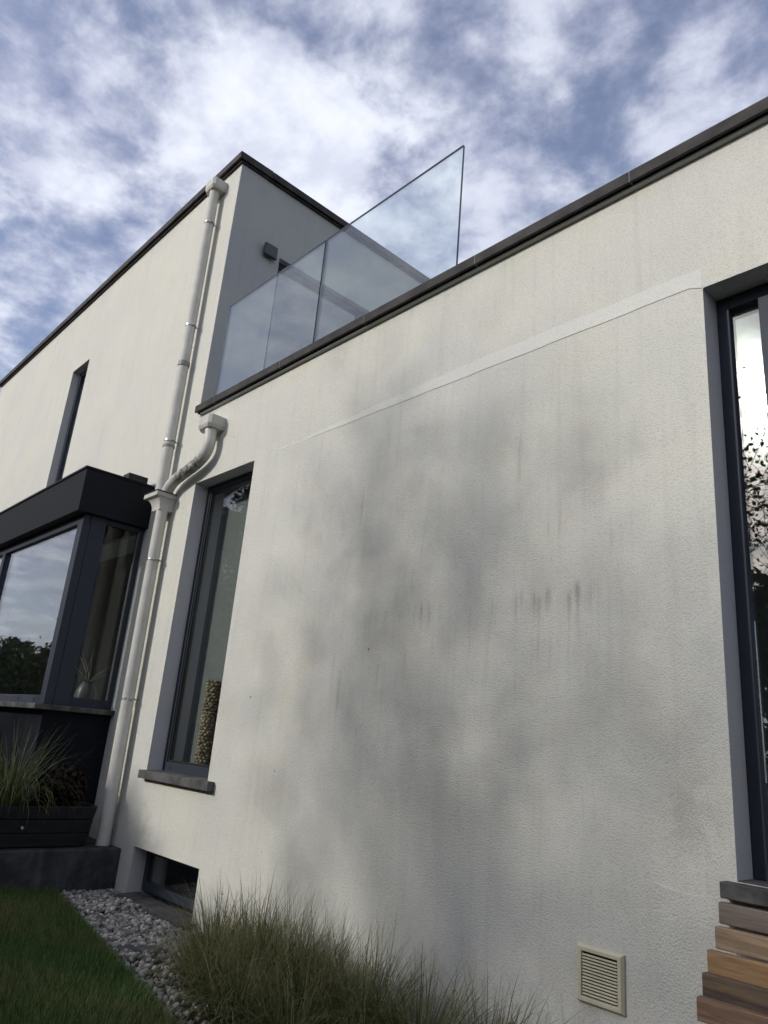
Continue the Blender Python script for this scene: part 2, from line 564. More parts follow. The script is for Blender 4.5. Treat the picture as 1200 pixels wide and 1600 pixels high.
def grid_wall(xs, zs, skip, y0, y1, mapf=None):
    """wall slab of cells between breaks; cells for which skip() is true are openings; inner faces are reveals (material 1)"""
    mb = MB()
    nx, nz = len(xs), len(zs)
    solid = [[not skip(0.5 * (xs[i] + xs[i + 1]), 0.5 * (zs[j] + zs[j + 1])) for j in range(nz - 1)] for i in range(nx - 1)]
    idx = {}

    def vert(i, j, k):
        key = (i, j, k)
        if key not in idx:
            idx[key] = len(mb.v)
            p = (xs[i], y0 if k == 0 else y1, zs[j])
            mb.v.append(mapf(p) if mapf else p)
        return idx[key]

    def S(i, j):
        return 0 <= i < nx - 1 and 0 <= j < nz - 1 and solid[i][j]
    for i in range(nx - 1):
        for j in range(nz - 1):
            if not solid[i][j]:
                continue
            a = [(i, j), (i + 1, j), (i + 1, j + 1), (i, j + 1)]
            mb.f.append(tuple(vert(p, q, 0) for p, q in a)); mb.mi.append(0)
            mb.f.append(tuple(vert(p, q, 1) for p, q in reversed(a))); mb.mi.append(2)
            for (di, dj), e in (((-1, 0), (3, 0)), ((1, 0), (1, 2)), ((0, -1), (0, 1)), ((0, 1), (2, 3))):
                if not S(i + di, j + dj):
                    p, q = a[e[0]], a[e[1]]
                    edge = not (0 <= i + di < nx - 1 and 0 <= j + dj < nz - 1)
                    mb.f.append((vert(*p, 0), vert(*p, 1), vert(*q, 1), vert(*q, 0)))
                    mb.mi.append(0 if edge else 1)
    return mb


# ------------------------------------------------------------------ ground
def border_y(x):            # line where the lawn meets the gravel bed
    return -0.50 - 0.172 * (x + 5.85) if x > -5.85 else -0.50


def lawn_z(d):              # d = distance out from the border
    return float(np.interp(d, [0, 0.06, 0.4, 1.2, 3.0, 8.0], [-1.265, -1.235, -1.20, -1.15, -1.12, -1.12]))


kind(B('ground', -400, 400, -1.2, 400, -1.6, -1.31, M['soil'], None, 0), 'structure')
mb = MB()
xs_ = [-400, -120, -40, -20, -12, -9] + list(np.arange(-8, 3.01, 0.25)) + [6, 12, 30, 100, 400]
ds_ = [0, 0.06, 0.2, 0.4, 0.8, 1.2, 2, 3, 5, 8, 20, 60, 400]
rows = []
for d in ds_:
    rows.append([(x, border_y(min(x, 4)) - d, lawn_z(d) + (0.012 * math.sin(x * 3.1 + d * 5) if 0.05 < d < 8 else 0)) for x in xs_])
mb.loft(rows, cap=False, closed=False)
lawn = kind(mb.build('lawn', M['lawn'], None, smooth=True), 'structure')
# gravel bed beneath the pebbles
mb = MB()
r0 = [(x, border_y(x) + 0.0, -1.285) for x in np.arange(-6.03, 3.5, 0.5)]
r1 = [(x, 0.0, -1.27) for x in np.arange(-6.03, 3.5, 0.5)]
mb.loft([r0, r1], cap=False, closed=False)
kind(mb.build('gravel_bed', M['soil'], None), 'structure')

# ------------------------------------------------------------------ house
house = empty('house', 'modern two storey cream rendered house with flat roofs and roof terrace', 'house')
WX0, WX1, WY = -14.35, 4.0, 0.32
LW = (-5.837, -4.88, -0.335, 2.125)
RW = (-1.21, 1.30, -0.35, 2.105)
BW = (-5.837, -4.82, -1.285, -0.893)
SW = (-10.2, -9.6, 2.30, 4.752)
BAY = (-11.6, -6.80, 0.12, 1.80)
ops = [LW, RW, BW, SW, BAY]


def skip(x, z):
    if x > -6.02 and z > 2.86:
        return True
    return any(a < x < b and c < z < d for a, b, c, d in ops)


xs = sorted({WX0, WX1, -6.02, *[o[0] for o in ops], *[o[1] for o in ops]})
zs = sorted({-1.6, 2.86, 5.86, *[o[2] for o in ops], *[o[3] for o in ops]})
grid_wall(xs, zs, skip, 0.0, WY).build('front_wall', [M['stucco'], M['reveal'], M['interior']], house)
# thin board on the left reveal of the basement window, ground bounce painted in
B('reveal_board', -5.836, -5.826, 0.002, 0.12, -1.22, -0.894, M['reveal_bounce'], house, 0)

# side wall of the upper storey with the terrace door opening
DOOR = (0.62, 3.1, 2.62, 4.995)
ys = [WY, DOOR[0], DOOR[1], 8.0]
zs2 = [2.5, DOOR[2], DOOR[3], 5.86]
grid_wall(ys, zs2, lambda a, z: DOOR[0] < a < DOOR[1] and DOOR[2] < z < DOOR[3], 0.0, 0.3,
          lambda p: (-6.02 - p[1], p[0], p[2])).build('side_wall', [M['stucco_shaded'], M['reveal'], M['interior']], house)
# the return end of the front wall takes the same shade-darkened render as the side
B('wall_end', -6.0215, -6.0165, 0.004, WY, 2.90, 5.86, M['stucco_shaded'], house, 0)
RO = [(-6.2, -4.3, -0.5, 2.2), (-1.6, 3.2, -0.5, 2.2)]  # unseen rear openings, added so skylight brightens the rooms
xr = sorted({WX0, WX1, *[o[0] for o in RO], *[o[1] for o in RO]})
grid_wall(xr, [-1.6, -0.5, 2.2, 5.86], lambda a, z: any(o[0] < a < o[1] and o[2] < z < o[3] for o in RO), 8.0, 8.3).build('rear_wall', [M['stucco'], M['reveal'], M['interior']], house)
B('end_wall', WX0, WX0 + 0.3, WY, 8.0, -1.6, 5.86, M['stucco'], house, 0)
B('end_wall', WX1 - 0.3, WX1, WY, 8.0, -1.6, 2.86, M['stucco'], house, 0)
B('terrace_floor', -6.02, WX1 - 0.3, WY, 8.0, 2.42, 2.62, M['roofing'], house, 0)
B('roof', WX0 + 0.3, -6.32, WY, 8.0, 5.60, 5.80, M['roofing'], house, 0)
B('ceiling', WX0 + 0.3, -6.02, WY, 8.0, 2.30, 2.50, M['whitepaint'], house, 0)
B('interior_floor', WX0 + 0.3, WX1 - 0.3, WY, 8.0, -0.75, -0.58, M['floorwood'], house, 0)
B('basement_floor', WX0 + 0.3, WX1 - 0.3, WY, 8.0, -1.6, -1.55, M['dark'], house, 0)
B('partition', -6.46, -6.36, WY, 8.0, -0.58, 2.30, M['interior'], house, 0)
B('partition', -2.3, -2.2, WY, 8.0, -0.58, 2.42, M['interior_dark'], house, 0)
B('partition', -4.1, -4.0, WY, 8.0, -0.58, 2.42, M['whitepaint'], house, 0)  # unseen white partition, added to bounce sun onto the left one
B('partition', -9.3, -9.2, WY, 5.0, -0.58, 2.30, M['interior_dark'], house, 0)  # added dark partition, hides the bright end wall behind the bay pane
B('partition', -14.0, -6.46, 5.0, 5.1, -0.58, 2.30, M['interior_dark'], house, 0)

# band of repaired render under the terrace, with an uneven lower edge
N = 60
rep = []
for i in range(N + 1):
    x = -4.55 + (4.55 - 1.214) * i / N
    t_ = i / N
    wdt = 0.012 + 0.075 * min(1.0, t_ * 1.6)
    zb = 2.128 + 0.0015 * math.sin(i * 0.7) + random.uniform(-0.001, 0.001)
    if x > -1.262:
        zb = 2.128 - (x + 1.262) / 0.048 * 0.022
    zt = zb + wdt + random.uniform(-0.003, 0.003) if x < -1.30 else 2.212
    rep.append((x, zb, zt))
mb = MB()
mb.loft([[(x, -0.0005 - 0.0012 * min(1, (x + 4.56) / 2.0), zb), (x, 0.01, zb), (x, 0.01, zt), (x, -0.0005, zt)] for x, zb, zt in rep])
mb.build('repair_strip', M['stucco_patch'], house)
# hairline crack under the strip
mb = MB()
mb.loft([[(x, -0.0006, zb - 0.0025), (x, -0.0006, zb - 0.001 + random.uniform(-0.001, 0.001)), (x, 0.004, zb - 0.001), (x, 0.004, zb - 0.0025)] for x, zb, zt in rep[8:]])
mb.build('crack_line', M['edging'], house)
# coarser patch beside the vent
mb = MB()
mb.loft([[(x, -0.0025, -1.28), (x, 0.008, -1.28), (x, 0.008, zt), (x, -0.0045, zt)] for x, zt in
         [(-1.525 + 0.3 * i / 12, -0.405 - 0.016 * math.sin(i * 0.28) + random.uniform(-0.002, 0.002)) for i in range(13)]])
mb.build('render_patch', M['stucco_coarse'], house)

# copings: stones along the terrace edge and round the upper roof
def coping_stone(L, depth, h):
    """stone lying along x, front edge at y = 0 of its own frame, drip under the front"""
    prof = [(0, 0.0), (0.018, 0.0), (0.018, 0.012), (0.030, 0.012), (0.030, 0.0), (depth, 0.0), (depth, h + 0.006), (0.004, h), (0.0, h - 0.004)]
    mb_ = MB()
    mb_.loft([[(0, a, b) for a, b in prof], [(L, a, b) for a, b in prof]])
    return mb_


proto = None
x = -5.985
joints = [-5.985, -5.64, -4.61, -3.58, -2.55, -1.52, -0.49, 0.54, 1.57, 2.6, 3.63, 4.05]
for a, b in zip(joints[:-1], joints[1:]):
    L = b - a - 0.008
    if proto is not None and abs(L - proto[1]) < 1e-4:
        o = proto[0].copy(); COL.objects.link(o); o.parent = house
    else:
        o = coping_stone(L, 0.44, 0.070).build('coping_stone', M['coping'], house, 0.003)
        if abs(L - 1.022) < 1e-3:
            proto = (o, L)
    o.location = (a, -0.062, 2.848 + random.uniform(-0.002, 0.002))
    B('joint', b - 0.009, b + 0.001, -0.060, 0.36, 2.850, 2.915, M['joint'], house, 0)
# strip under the coping, toned as its grey underside
B('under_coping_strip', -5.93, 4.0, -0.030, -0.002, 2.832, 2.847, M['stucco_shaded'], house, 0.002)
up_j = [-14.41 + 1.06 * i for i in range(8)] + [-5.965]
proto = None
for a, b in zip(up_j[:-1], up_j[1:]):
    L = b - a - 0.006
    if proto is not None and abs(L - proto[1]) < 1e-4:
        o = proto[0].copy(); COL.objects.link(o); o.parent = house
    else:
        o = coping_stone(L, 0.42, 0.084).build('coping_stone', M['coping'], house, 0.003)
        proto = (o, L)
    o.location = (a, -0.058, 5.862)
proto = None
for i in range(7):
    a = 0.366 + i * 1.1
    if proto is None:
        o = coping_stone(1.094, 0.42, 0.084).build('coping_stone', M['coping'], house, 0.003)
        proto = o
    else:
        o = proto.copy(); COL.objects.link(o); o.parent = house
    o.rotation_euler = (0, 0, math.pi / 2)
    o.location = (-5.965, a, 5.862)
B('under_coping_strip', -14.35, -6.0, -0.026, -0.002, 5.838, 5.860, M['coping'], house, 0.002)
B('under_coping_strip', -6.018, -5.994, 0.0, 8.0, 5.838, 5.860, M['coping'], house, 0.002)


# windows -------------------------------------------------------------
def pane(name, x0, x1, y0, y1, z0, z1, parent, mat=None):
    return B(name, x0, x1, y0, y1, z0, z1, mat or M['glass'], parent, 0)


def frame_mb(x0, x1, z0, z1, y0, y1, st, rail_b, rail_t):
    mb_ = MB()
    mb_.box(x0, x0 + st, y0, y1, z0, z1)
    mb_.box(x1 - st, x1, y0, y1, z0, z1)
    mb_.box(x0 + st, x1 - st, y0, y1, z0, z0 + rail_b)
    mb_.box(x0 + st, x1 - st, y0, y1, z1 - rail_t, z1)
    return mb_


# tall window beside the downpipe
lw = frame_mb(LW[0] + 0.001, LW[1] - 0.001, LW[2] + 0.002, LW[3] - 0.001, 0.13, 0.19, 0.055, 0.075, 0.055).build('window', M['frame'], house, 0.004)
lw['label'] = 'tall narrow window with anthracite frame beside the white downpipe'
frame_mb(LW[0] + 0.057, LW[1] - 0.057, LW[2] + 0.078, LW[3] - 0.057, 0.142, 0.18, 0.016, 0.016, 0.016).build('gasket', M['gasket'], lw, 0.002)
pane('pane', LW[0] + 0.074, LW[1] - 0.074, 0.152, 0.166, LW[2] + 0.095, LW[3] - 0.074, lw, M['glass_tall'])
MB().box(-5.86, -4.775, -0.058, -0.001, -0.393, -0.331).build('sill', M['sillstone'], lw, 0.004)
MB().box(LW[0] + 0.002, LW[1] - 0.002, -0.0005, 0.129, -0.3345, -0.329).build('sill_back', M['sillstone'], lw, 0)
mb = MB(); mb.tube([(-5.70, 0.126, -0.30), (-5.70, 0.134, -0.30)], 0.009, 12)
mb.build('drain_cap', M['gasket'], lw)

# wide window at the right
rw = frame_mb(RW[0] + 0.001, RW[1] - 0.001, RW[2] + 0.002, RW[3] - 0.001, 0.135, 0.20, 0.055, 0.10, 0.065).build('window', M['frame'], house, 0.004)
rw['label'] = 'wide window with anthracite frame and narrow side pane at the right edge'
B('mullion', -1.026, -0.926, 0.128, 0.199, RW[2] + 0.10, RW[3] - 0.066, M['frame'], rw, 0.004)
pane('pane', -1.150, -1.028, 0.158, 0.172, RW[2] + 0.104, RW[3] - 0.068, rw)
pane('pane', -0.924, 1.240, 0.158, 0.172, RW[2] + 0.104, RW[3] - 0.068, rw)
MB().box(-1.250, 1.34, -0.058, -0.001, -0.405, -0.352).build('sill', M['sillstone'], rw, 0.004)
MB().box(RW[0] + 0.002, RW[1] - 0.002, -0.0005, 0.134, -0.3495, -0.347).build('sill_back', M['sillstone'], rw, 0)

# basement window
bw = frame_mb(BW[0] + 0.012, BW[1] - 0.001, -1.20, BW[3] - 0.001, 0.115, 0.17, 0.05, 0.06, 0.05).build('window', M['frame'], house, 0.004)
bw['label'] = 'low basement window with dark frame at gravel level'
pane('pane', BW[0] + 0.064, BW[1] - 0.053, 0.135, 0.149, -1.138, BW[3] - 0.053, bw)
MB().box(BW[0] - 0.0, BW[1] + 0.03, -0.075, 0.112, -1.283, -1.222).build('sill', M['sillstone'], bw, 0.005)

# slit window of the upper storey
sw = frame_mb(SW[0] + 0.001, SW[1] - 0.001, SW[2], SW[3] - 0.001, 0.10, 0.17, 0.055, 0.055, 0.055).build('window', M['frame'], house, 0.004)
sw['label'] = 'slit window in the upper wall above the bay'
pane('pane', SW[0] + 0.058, SW[1] - 0.058, 0.125, 0.139, SW[2] + 0.058, SW[3] - 0.058, sw)

# terrace sliding door in the side wall (x is depth here)
td = MB()
td.box(-6.15, -6.09, 0.621, 0.68, 2.622, 4.994)
td.box(-6.15, -6.09, 3.04, 3.099, 2.622, 4.994)
td.box(-6.15, -6.09, 0.68, 3.04, 4.92, 4.994)
td.box(-6.15, -6.09, 0.68, 3.04, 2.622, 2.70)
td.box(-6.148, -6.092, 1.83, 1.89, 2.70, 4.92)
td = td.build('terrace_door', M['frame'], house, 0.003)
td['label'] = 'dark framed sliding terrace door behind the glass balustrade'
pane('pane', -6.126, -6.114, 0.681, 1.829, 2.701, 4.919, td)
pane('pane', -6.126, -6.114, 1.891, 3.039, 2.701, 4.919, td)

# bay window ----------------------------------------------------------
bay = MB().box(-12.6, -6.70, -0.60, -0.001, -0.95, 0.065).build('bay_window', M['navy'], house, 0.004)
bay['label'] = 'black boxed corner bay window with deep fascia'
B('fascia', -12.6, -6.665, -0.690, -0.001, 1.828, 2.238, M['fascia'], bay, 0.004)
# capping sheets of the bay roof
cx = [-12.6, -10.6, -8.55, -6.655]
for a, b in zip(cx[:-1], cx[1:]):
    B('capping', a + 0.002, b - 0.002, -0.702, -0.001, 2.2385, 2.262, M['fascia'], bay, 0.003)
B('roof_outlet', -6.86, -6.72, -0.27, -0.07, 2.263, 2.345, M['coping'], bay, 0.008)
B('soffit_frame', -12.6, -6.735, -0.60, -0.50, 1.745, 1.827, M['frame'], bay, 0.003)
# corner post: pale front leg, dark return leg
post = MB().box(-6.845, -6.725, -0.605, -0.53, 0.112, 1.745).build('corner_post', M['frame'], bay, 0.004)
B('corner_post', -6.80, -6.722, -0.529, -0.385, 0.112, 1.827, M['frame'], bay, 0.004)
B('mullion', -9.08, -8.98, -0.605, -0.53, 0.112, 1.745, M['frame'], bay, 0.004)
B('bottom_rail', -8.979, -6.846, -0.60, -0.53, 0.112, 0.185, M['frame'], bay, 0.004)
for xx in (-7.0, -7.42, -8.4):
    mb = MB(); mb.tube([(xx, -0.6035, 0.148), (xx, -0.598, 0.148)], 0.011, 12)
    mb.build('drain_cap', M['gasket'], bay)
pane('pane', -8.978, -6.847, -0.572, -0.558, 0.187, 1.744, bay)
pane('pane', -12.5, -9.081, -0.572, -0.558, 0.187, 1.744, bay)
# side light
sl = MB()
sl.box(-6.79, -6.73, -0.384, -0.004, 0.112, 0.19)
sl.box(-6.79, -6.73, -0.384, -0.004, 1.78, 1.827)
sl.box(-6.79, -6.73, -0.05, -0.004, 0.19, 1.78)
sl.build('side_frame', M['frame'], bay, 0.003)
pane('pane', -6.766, -6.754, -0.383, -0.052, 0.192, 1.778, bay, M['glass_side'])
B('glazing_bead', -6.752, -6.728, -0.060, -0.051, 0.195, 1.778, M['joint'], bay, 0)
# stone sills, each its own slab
sx_ = [-12.6, -10.7, -8.8, -7.30, -6.64]
for a, b in zip(sx_[:-1], sx_[1:]):
    B('sill_stone', a + 0.002, b - 0.002, -0.700, -0.601, 0.066, 0.110, M['sillstone'], bay, 0.004)
B('sill_stone', -6.80, -6.640, -0.600, -0.002, 0.066, 0.1105, M['sillstone'], bay, 0.004)
B('bay_floor', -11.5, -6.80, -0.528, 0.33, 0.02, 0.10, M['interior_dark'], bay, 0)

# ------------------------------------------------------------------ glass balustrade
bal = empty('glass_balustrade', 'frameless clear glass balustrade on the terrace edge', 'balustrade')
for a, b in ((-5.75, -4.262), (-4.248, -2.762)):
    g = MB()
    x0, x1, y0, y1, z0, z1 = a, b, -0.004, 0.013, 2.908, 3.945
    vs_ = [(x0, y0, z0), (x1, y0, z0), (x1, y1, z0), (x0, y1, z0), (x0, y0, z1), (x1, y0, z1), (x1, y1, z1), (x0, y1, z1)]
    g.add(vs_, [(0, 1, 5, 4), (2, 3, 7, 6)], 0)
    g.add(vs_, [(0, 3, 2, 1), (4, 5, 6, 7), (1, 2, 6, 5), (3, 0, 4, 7)], 1)
    g.build('glass_panel', [M['balglass'], M['glassedge']], bal, fix=False)

# ------------------------------------------------------------------ lamp and vent
lamp = empty('wall_lamp', 'small charcoal square wall lamp on the shaded upper wall', 'lamp')
B('lamp_body', -5.999, -5.955, 0.392, 0.556, 4.895, 5.050, M['lampbody'], lamp, 0.016)
B('lamp_base', -6.019, -6.0, 0.42, 0.53, 4.925, 5.02, M['lampbody'], lamp, 0.004)

vent = empty('vent_grille', 'beige plastic louvred air vent low on the cream wall', 'vent')
VX0, VX1, VZ0, VZ1 = -1.852, -1.650, -0.882, -0.680
mb = MB()
def ring(x0, x1, z0, z1, y):
    return [(x0, y, z0), (x1, y, z0), (x1, y, z1), (x0, y, z1)]
e = 0.022
mb.loft([ring(VX0, VX1, VZ0, VZ1, -0.001), ring(VX0, VX1, VZ0, VZ1, -0.010), ring(VX0 + 0.008, VX1 - 0.008, VZ0 + 0.008, VZ1 - 0.008, -0.022),
         ring(VX0 + e, VX1 - e, VZ0 + e, VZ1 - e, -0.022), ring(VX0 + e + 0.002, VX1 - e - 0.002, VZ0 + e + 0.002, VZ1 - e - 0.002, -0.008)], cap=False)
mb.build('frame', M['vent'], vent, 0.0015)
B('shade_backing', VX0 + 0.01, VX1 - 0.01, -0.006, -0.0035, VZ0 + 0.01, VZ1 - 0.01, M['dark'], vent, 0)  # flat dark sheet painted in for the shade between the slats
NS = 13
zsp = (VZ1 - VZ0 - 2 * e - 0.012) / NS
first = None
for i in range(NS):
    if first is None:
        m_ = MB()
        hx = (VX1 - VX0) / 2 - e - 0.004
        prof = [(-0.0195, -0.0032), (-0.0180, -0.0034), (-0.0120, 0.0018), (-0.0135, 0.0026), (-0.0195, -0.0016)]
        m_.loft([[(-hx, a, b) for a, b in prof], [(hx, a, b) for a, b in prof]])
        o = first = m_.build('slat', M['vent'], vent)
    else:
        o = first.copy(); COL.objects.link(o); o.parent = vent
    o.location = ((VX0 + VX1) / 2, 0, VZ0 + e + 0.006 + zsp * (i + 0.5))

# ------------------------------------------------------------------ downpipes
def bracket(x, z, y, r, parent, mat=None, wall=0.0):
    m_ = MB()
    n = 28
    rings = []
    for k in range(n):
        a = 2 * math.pi * k / n
        c, s = math.cos(a), math.sin(a)
        rings.append([(x + c * q, y + s * q, z + dz) for q, dz in ((r + 0.001, -0.009), (r + 0.005, -0.009), (r + 0.005, 0.009), (r + 0.001, 0.009))])
    m_.loft(rings + [rings[0]], cap=False)
    m_.box(x + r + 0.002, x + r + 0.022, y - 0.012, y - 0.004, z - 0.009, z + 0.009)
    m_.box(x + r + 0.002, x + r + 0.022, y + 0.004, y + 0.012, z - 0.009, z + 0.009)
    m_.tube([(x + r + 0.014, y - 0.020, z), (x + r + 0.014, y + 0.020, z)], 0.005, 8)
    m_.tube([(x + 0.02, y + r * 0.9, z), (x + 0.02, wall + 0.004, z)], 0.006, 8)
    return m_.build('bracket', mat or M['steel'], parent, smooth=True)


def outlet_box(x0, x1, yf, z0, z1, parent):
    ch = 0.05
    plan = [(x0, 0.0), (x0, yf + ch), (x0 + ch, yf), (x1 - ch * 0.5, yf), (x1, yf + ch * 0.5), (x1, 0.0)]
    cxm = (x0 + x1) / 2
    low = [(cxm + (a - cxm) * 0.88, b * 0.92) for a, b in plan]
    m_ = MB()
    m_.loft([[(a, b, z0) for a, b in low], [(a, b, z0 + 0.03) for a, b in plan], [(a, b, z1) for a, b in plan]])
    return m_.build('outlet_box', M['pvc'], parent, 0.003)


def collar(x, y, z, r, h, parent, mat=None):
    m_ = MB()
    m_.tube([(x, y, z - h / 2), (x, y, z - h / 2 + 0.003), (x, y, z + h / 2 - 0.003), (x, y, z + h / 2)], [r + 0.002, r + 0.006, r + 0.006, r + 0.002], 24)
    return m_.build('collar', mat or M['collar'], parent, smooth=True)


PR = 0.052
UX, PY = -6.385, -0.088
dp1 = empty('downpipe', 'tall white round downpipe from the upper roof down to the rainwater head', 'downpipe')
m_ = MB(); m_.tube([(UX, PY, 5.62), (UX + 0.02, PY, 4.2), (UX + 0.04, PY, 2.06)], PR, 28)
m_.build('pipe', M['pvc'], dp1, smooth=True)
outlet_box(UX - 0.13, UX + 0.10, -0.165, 5.615, 5.735, dp1)
for z in (5.19, 3.92, 2.64):
    bracket(UX + 0.015 + (5.2 - z) * 0.009, z, PY, PR, dp1)
collar(UX + 0.030, PY, 3.48, PR, 0.055, dp1)
collar(UX + 0.034, PY, 2.585, PR, 0.03, dp1)

dp2 = empty('downpipe', 'short curved white downpipe from the terrace outlet, blackened on its bend', 'downpipe')
path = [(-5.545, PY, 2.56), (-5.535, PY, 2.47), (-5.535, PY, 2.405), (-5.56, PY, 2.345), (-5.62, PY, 2.295), (-5.72, PY, 2.255), (-5.86, PY, 2.225), (-6.0, PY, 2.198),
        (-6.10, PY, 2.170), (-6.175, PY, 2.125), (-6.215, PY, 2.075), (-6.225, PY, 2.03)]
# resample the bend smoothly
pp = [Vector(p) for p in path]
sm = []
for i in range(len(pp) - 1):
    p0, p1, p2, p3 = pp[max(i - 1, 0)], pp[i], pp[i + 1], pp[min(i + 2, len(pp) - 1)]
    for k in range(5):
        t_ = k / 5
        sm.append(0.5 * ((2 * p1) + (p2 - p0) * t_ + (2 * p0 - 5 * p1 + 4 * p2 - p3) * t_ * t_ + (3 * p1 - p0 - 3 * p2 + p3) * t_ ** 3))
sm.append(pp[-1])
m_ = MB(); m_.tube(sm, PR, 28)
m_.build('pipe', M['pvc_dirty'], dp2, smooth=True)
outlet_box(-5.70, -5.455, -0.165, 2.545, 2.66, dp2)

LX = -6.235
dp3 = empty('downpipe', 'lower white downpipe with flared rainwater head standing on the dark plinth', 'downpipe')
# rainwater head, coved front and sides under a lip
def rect(cx_, w_, yf, z):
    return [(cx_ - w_ / 2, -0.003, z), (cx_ - w_ / 2, yf, z), (cx_ + w_ / 2, yf, z), (cx_ + w_ / 2, -0.003, z)]
rings = []
for t_ in np.linspace(0, 1, 9):
    k = 1 - math.cos(t_ * math.pi / 2)
    rings.append(rect(-6.265 - 0.03 * k, 0.155 + 0.115 * k, -0.140 - 0.055 * k, 1.905 + 0.12 * math.sin(t_ * math.pi / 2)))
rings.append(rect(-6.295, 0.275, -0.200, 2.026))
rings.append(rect(-6.295, 0.275, -0.200, 2.066))
m_ = MB(); m_.loft(rings)
m_.build('rainwater_head', M['pvc'], dp3, 0.0025)
B('rim', -6.437, -6.153, -0.206, -0.003, 2.067, 2.076, M['gasket'], dp3, 0.002)
m_ = MB(); m_.tube([(LX, PY, 1.91), (LX, PY, 1.2), (LX + 0.01, PY, 0.09)], PR, 28)
m_.build('pipe', M['pvc'], dp3, smooth=True)
m_ = MB(); m_.tube([(LX + 0.01, PY, 0.10), (LX + 0.012, PY, 0.095), (LX + 0.03, PY, -0.945)], PR + 0.003, 28)
m_.build('pipe', M['pvc'], dp3, smooth=True)
for z in (1.44, 0.21):
    bracket(LX + 0.003, z, PY, PR, dp3)

# ------------------------------------------------------------------ raised plinth, planter
pl = MB().box(-12.5, -6.03, -2.4, -0.002, -1.6, -0.937)
plinth = pl.build('raised_plinth', M['plinth'], None, 0.012)
tag(plinth, 'dark streaked stone plinth below the bay window', 'plinth')

planter = empty('planter', 'long black slatted planter trough standing on the dark plinth', 'planter')
def rr(x0, x1, y0, y1, r, z, n=8):
    pts = []
    for cx_, cy_, a0 in ((x1 - r, y1 - r, 0), (x0 + r, y1 - r, 90), (x0 + r, y0 + r, 180), (x1 - r, y0 + r, 270)):
        for k in range(n + 1):
            a = math.radians(a0 + 90 * k / n)
            pts.append((cx_ + r * math.cos(a), cy_ + r * math.sin(a), z))
    return pts
PX0, PX1, PY0, PY1 = -6.56, -6.085, -1.75, -0.20
nb = 3
for i in range(nb):
    z0 = -0.930 + i * 0.098
    z1 = z0 + 0.094
    e0, e1 = 0.035 * (1 - i / nb), 0.035 * (1 - (i + 1) / nb)
    m_ = MB()
    m_.loft([rr(PX0 + e0, PX1 - e0, PY0 + e0, PY1 - e0, 0.11, z0), rr(PX0 + e1, PX1 - e1, PY0 + e1, PY1 - e1, 0.11, z1),
             rr(PX0 + e1 + 0.03, PX1 - e1 - 0.03, PY0 + e1 + 0.03, PY1 - e1 - 0.03, 0.085, z1), rr(PX0 + e0 + 0.03, PX1 - e0 - 0.03, PY0 + e0 + 0.03, PY1 - e0 - 0.03, 0.085, z0)], cap=False)
    m_.f += [(j + 3 * 36, (j + 1) % 36 + 3 * 36, (j + 1) % 36, j) for j in range(36)]
    m_.mi += [0] * 36
    m_.build('board', M['planterwood'], planter, 0.006)
m_ = MB(); m_.loft([rr(PX0 + 0.045, PX1 - 0.045, PY0 + 0.045, PY1 - 0.045, 0.08, -0.928), rr(PX0 + 0.045, PX1 - 0.045, PY0 + 0.045, PY1 - 0.045, 0.08, -0.69)])
m_.build('soil', M['soil'], planter)
mb = MB(); mb.tube([(-6.1075, -0.78, -0.79), (-6.088, -0.78, -0.79)], 0.011, 10)
mb.build('bolt', M['steel'], planter)


# ------------------------------------------------------------------ plants
def set_tint(me, cols):
    """per-vertex tint"""
    ca = me.color_attributes.new('tint', 'FLOAT_COLOR', 'POINT')
    arr = np.ones((len(me.vertices), 4), np.float32)
    arr[:, :3] = cols
    ca.data.foreach_set('color', arr.ravel())


def np_mesh(name, verts, loops, nper, mat, tint=None, parent=None, smooth=False):
    me = bpy.data.meshes.new(name)
    nv, nf = len(verts), len(loops) // nper
    me.vertices.add(nv)
    me.vertices.foreach_set('co', np.asarray(verts, np.float32).ravel())
    me.loops.add(nf * nper)
    me.loops.foreach_set('vertex_index', np.asarray(loops, np.int32))
    me.polygons.add(nf)
    me.polygons.foreach_set('loop_start', np.arange(0, nf * nper, nper, dtype=np.int32))
    me.polygons.foreach_set('loop_total', np.full(nf, nper, np.int32))
    if smooth:
        me.polygons.foreach_set('use_smooth', np.ones(nf, bool))
    me.update(calc_edges=True)
    me.materials.append(mat)
    if tint is not None:
        set_tint(me, tint)
    o = bpy.data.objects.new(name, me)
    COL.objects.link(o)
    if parent is not None:
        o.parent = parent
    return o


def blades(base, length, az, lean, curl, width, seg, rng):
    """arrays of n arching ribbons -> verts (n*(seg+1)*2), quads"""
    n = len(base)
    verts = np.zeros((n, seg + 1, 2, 3))
    p = base.copy()
    ang = lean.copy()
    dirx, diry = np.cos(az), np.sin(az)
    sidex, sidey = -diry, dirx
    for s in range(seg + 1):
        w_ = width * (1 - (s / seg) ** 1.6) * 0.5 + 0.0003
        verts[:, s, 0] = p - np.stack([sidex * w_, sidey * w_, 0 * w_], 1)
        verts[:, s, 1] = p + np.stack([sidex * w_, sidey * w_, 0 * w_], 1)
        st = length / seg
        p = p + np.stack([dirx * np.sin(ang) * st, diry * np.sin(ang) * st, np.cos(ang) * st], 1)
        ang = ang + curl / seg * (0.4 + 1.4 * s / seg)
    k = np.arange(n)[:, None] * (seg + 1) * 2
    q = []
    for s in range(seg):
        a = k + s * 2
        q.append(np.concatenate([a, a + 1, a + 3, a + 2], 1))
    quads = np.stack(q, 1).reshape(-1)
    return verts.reshape(-1, 3), quads


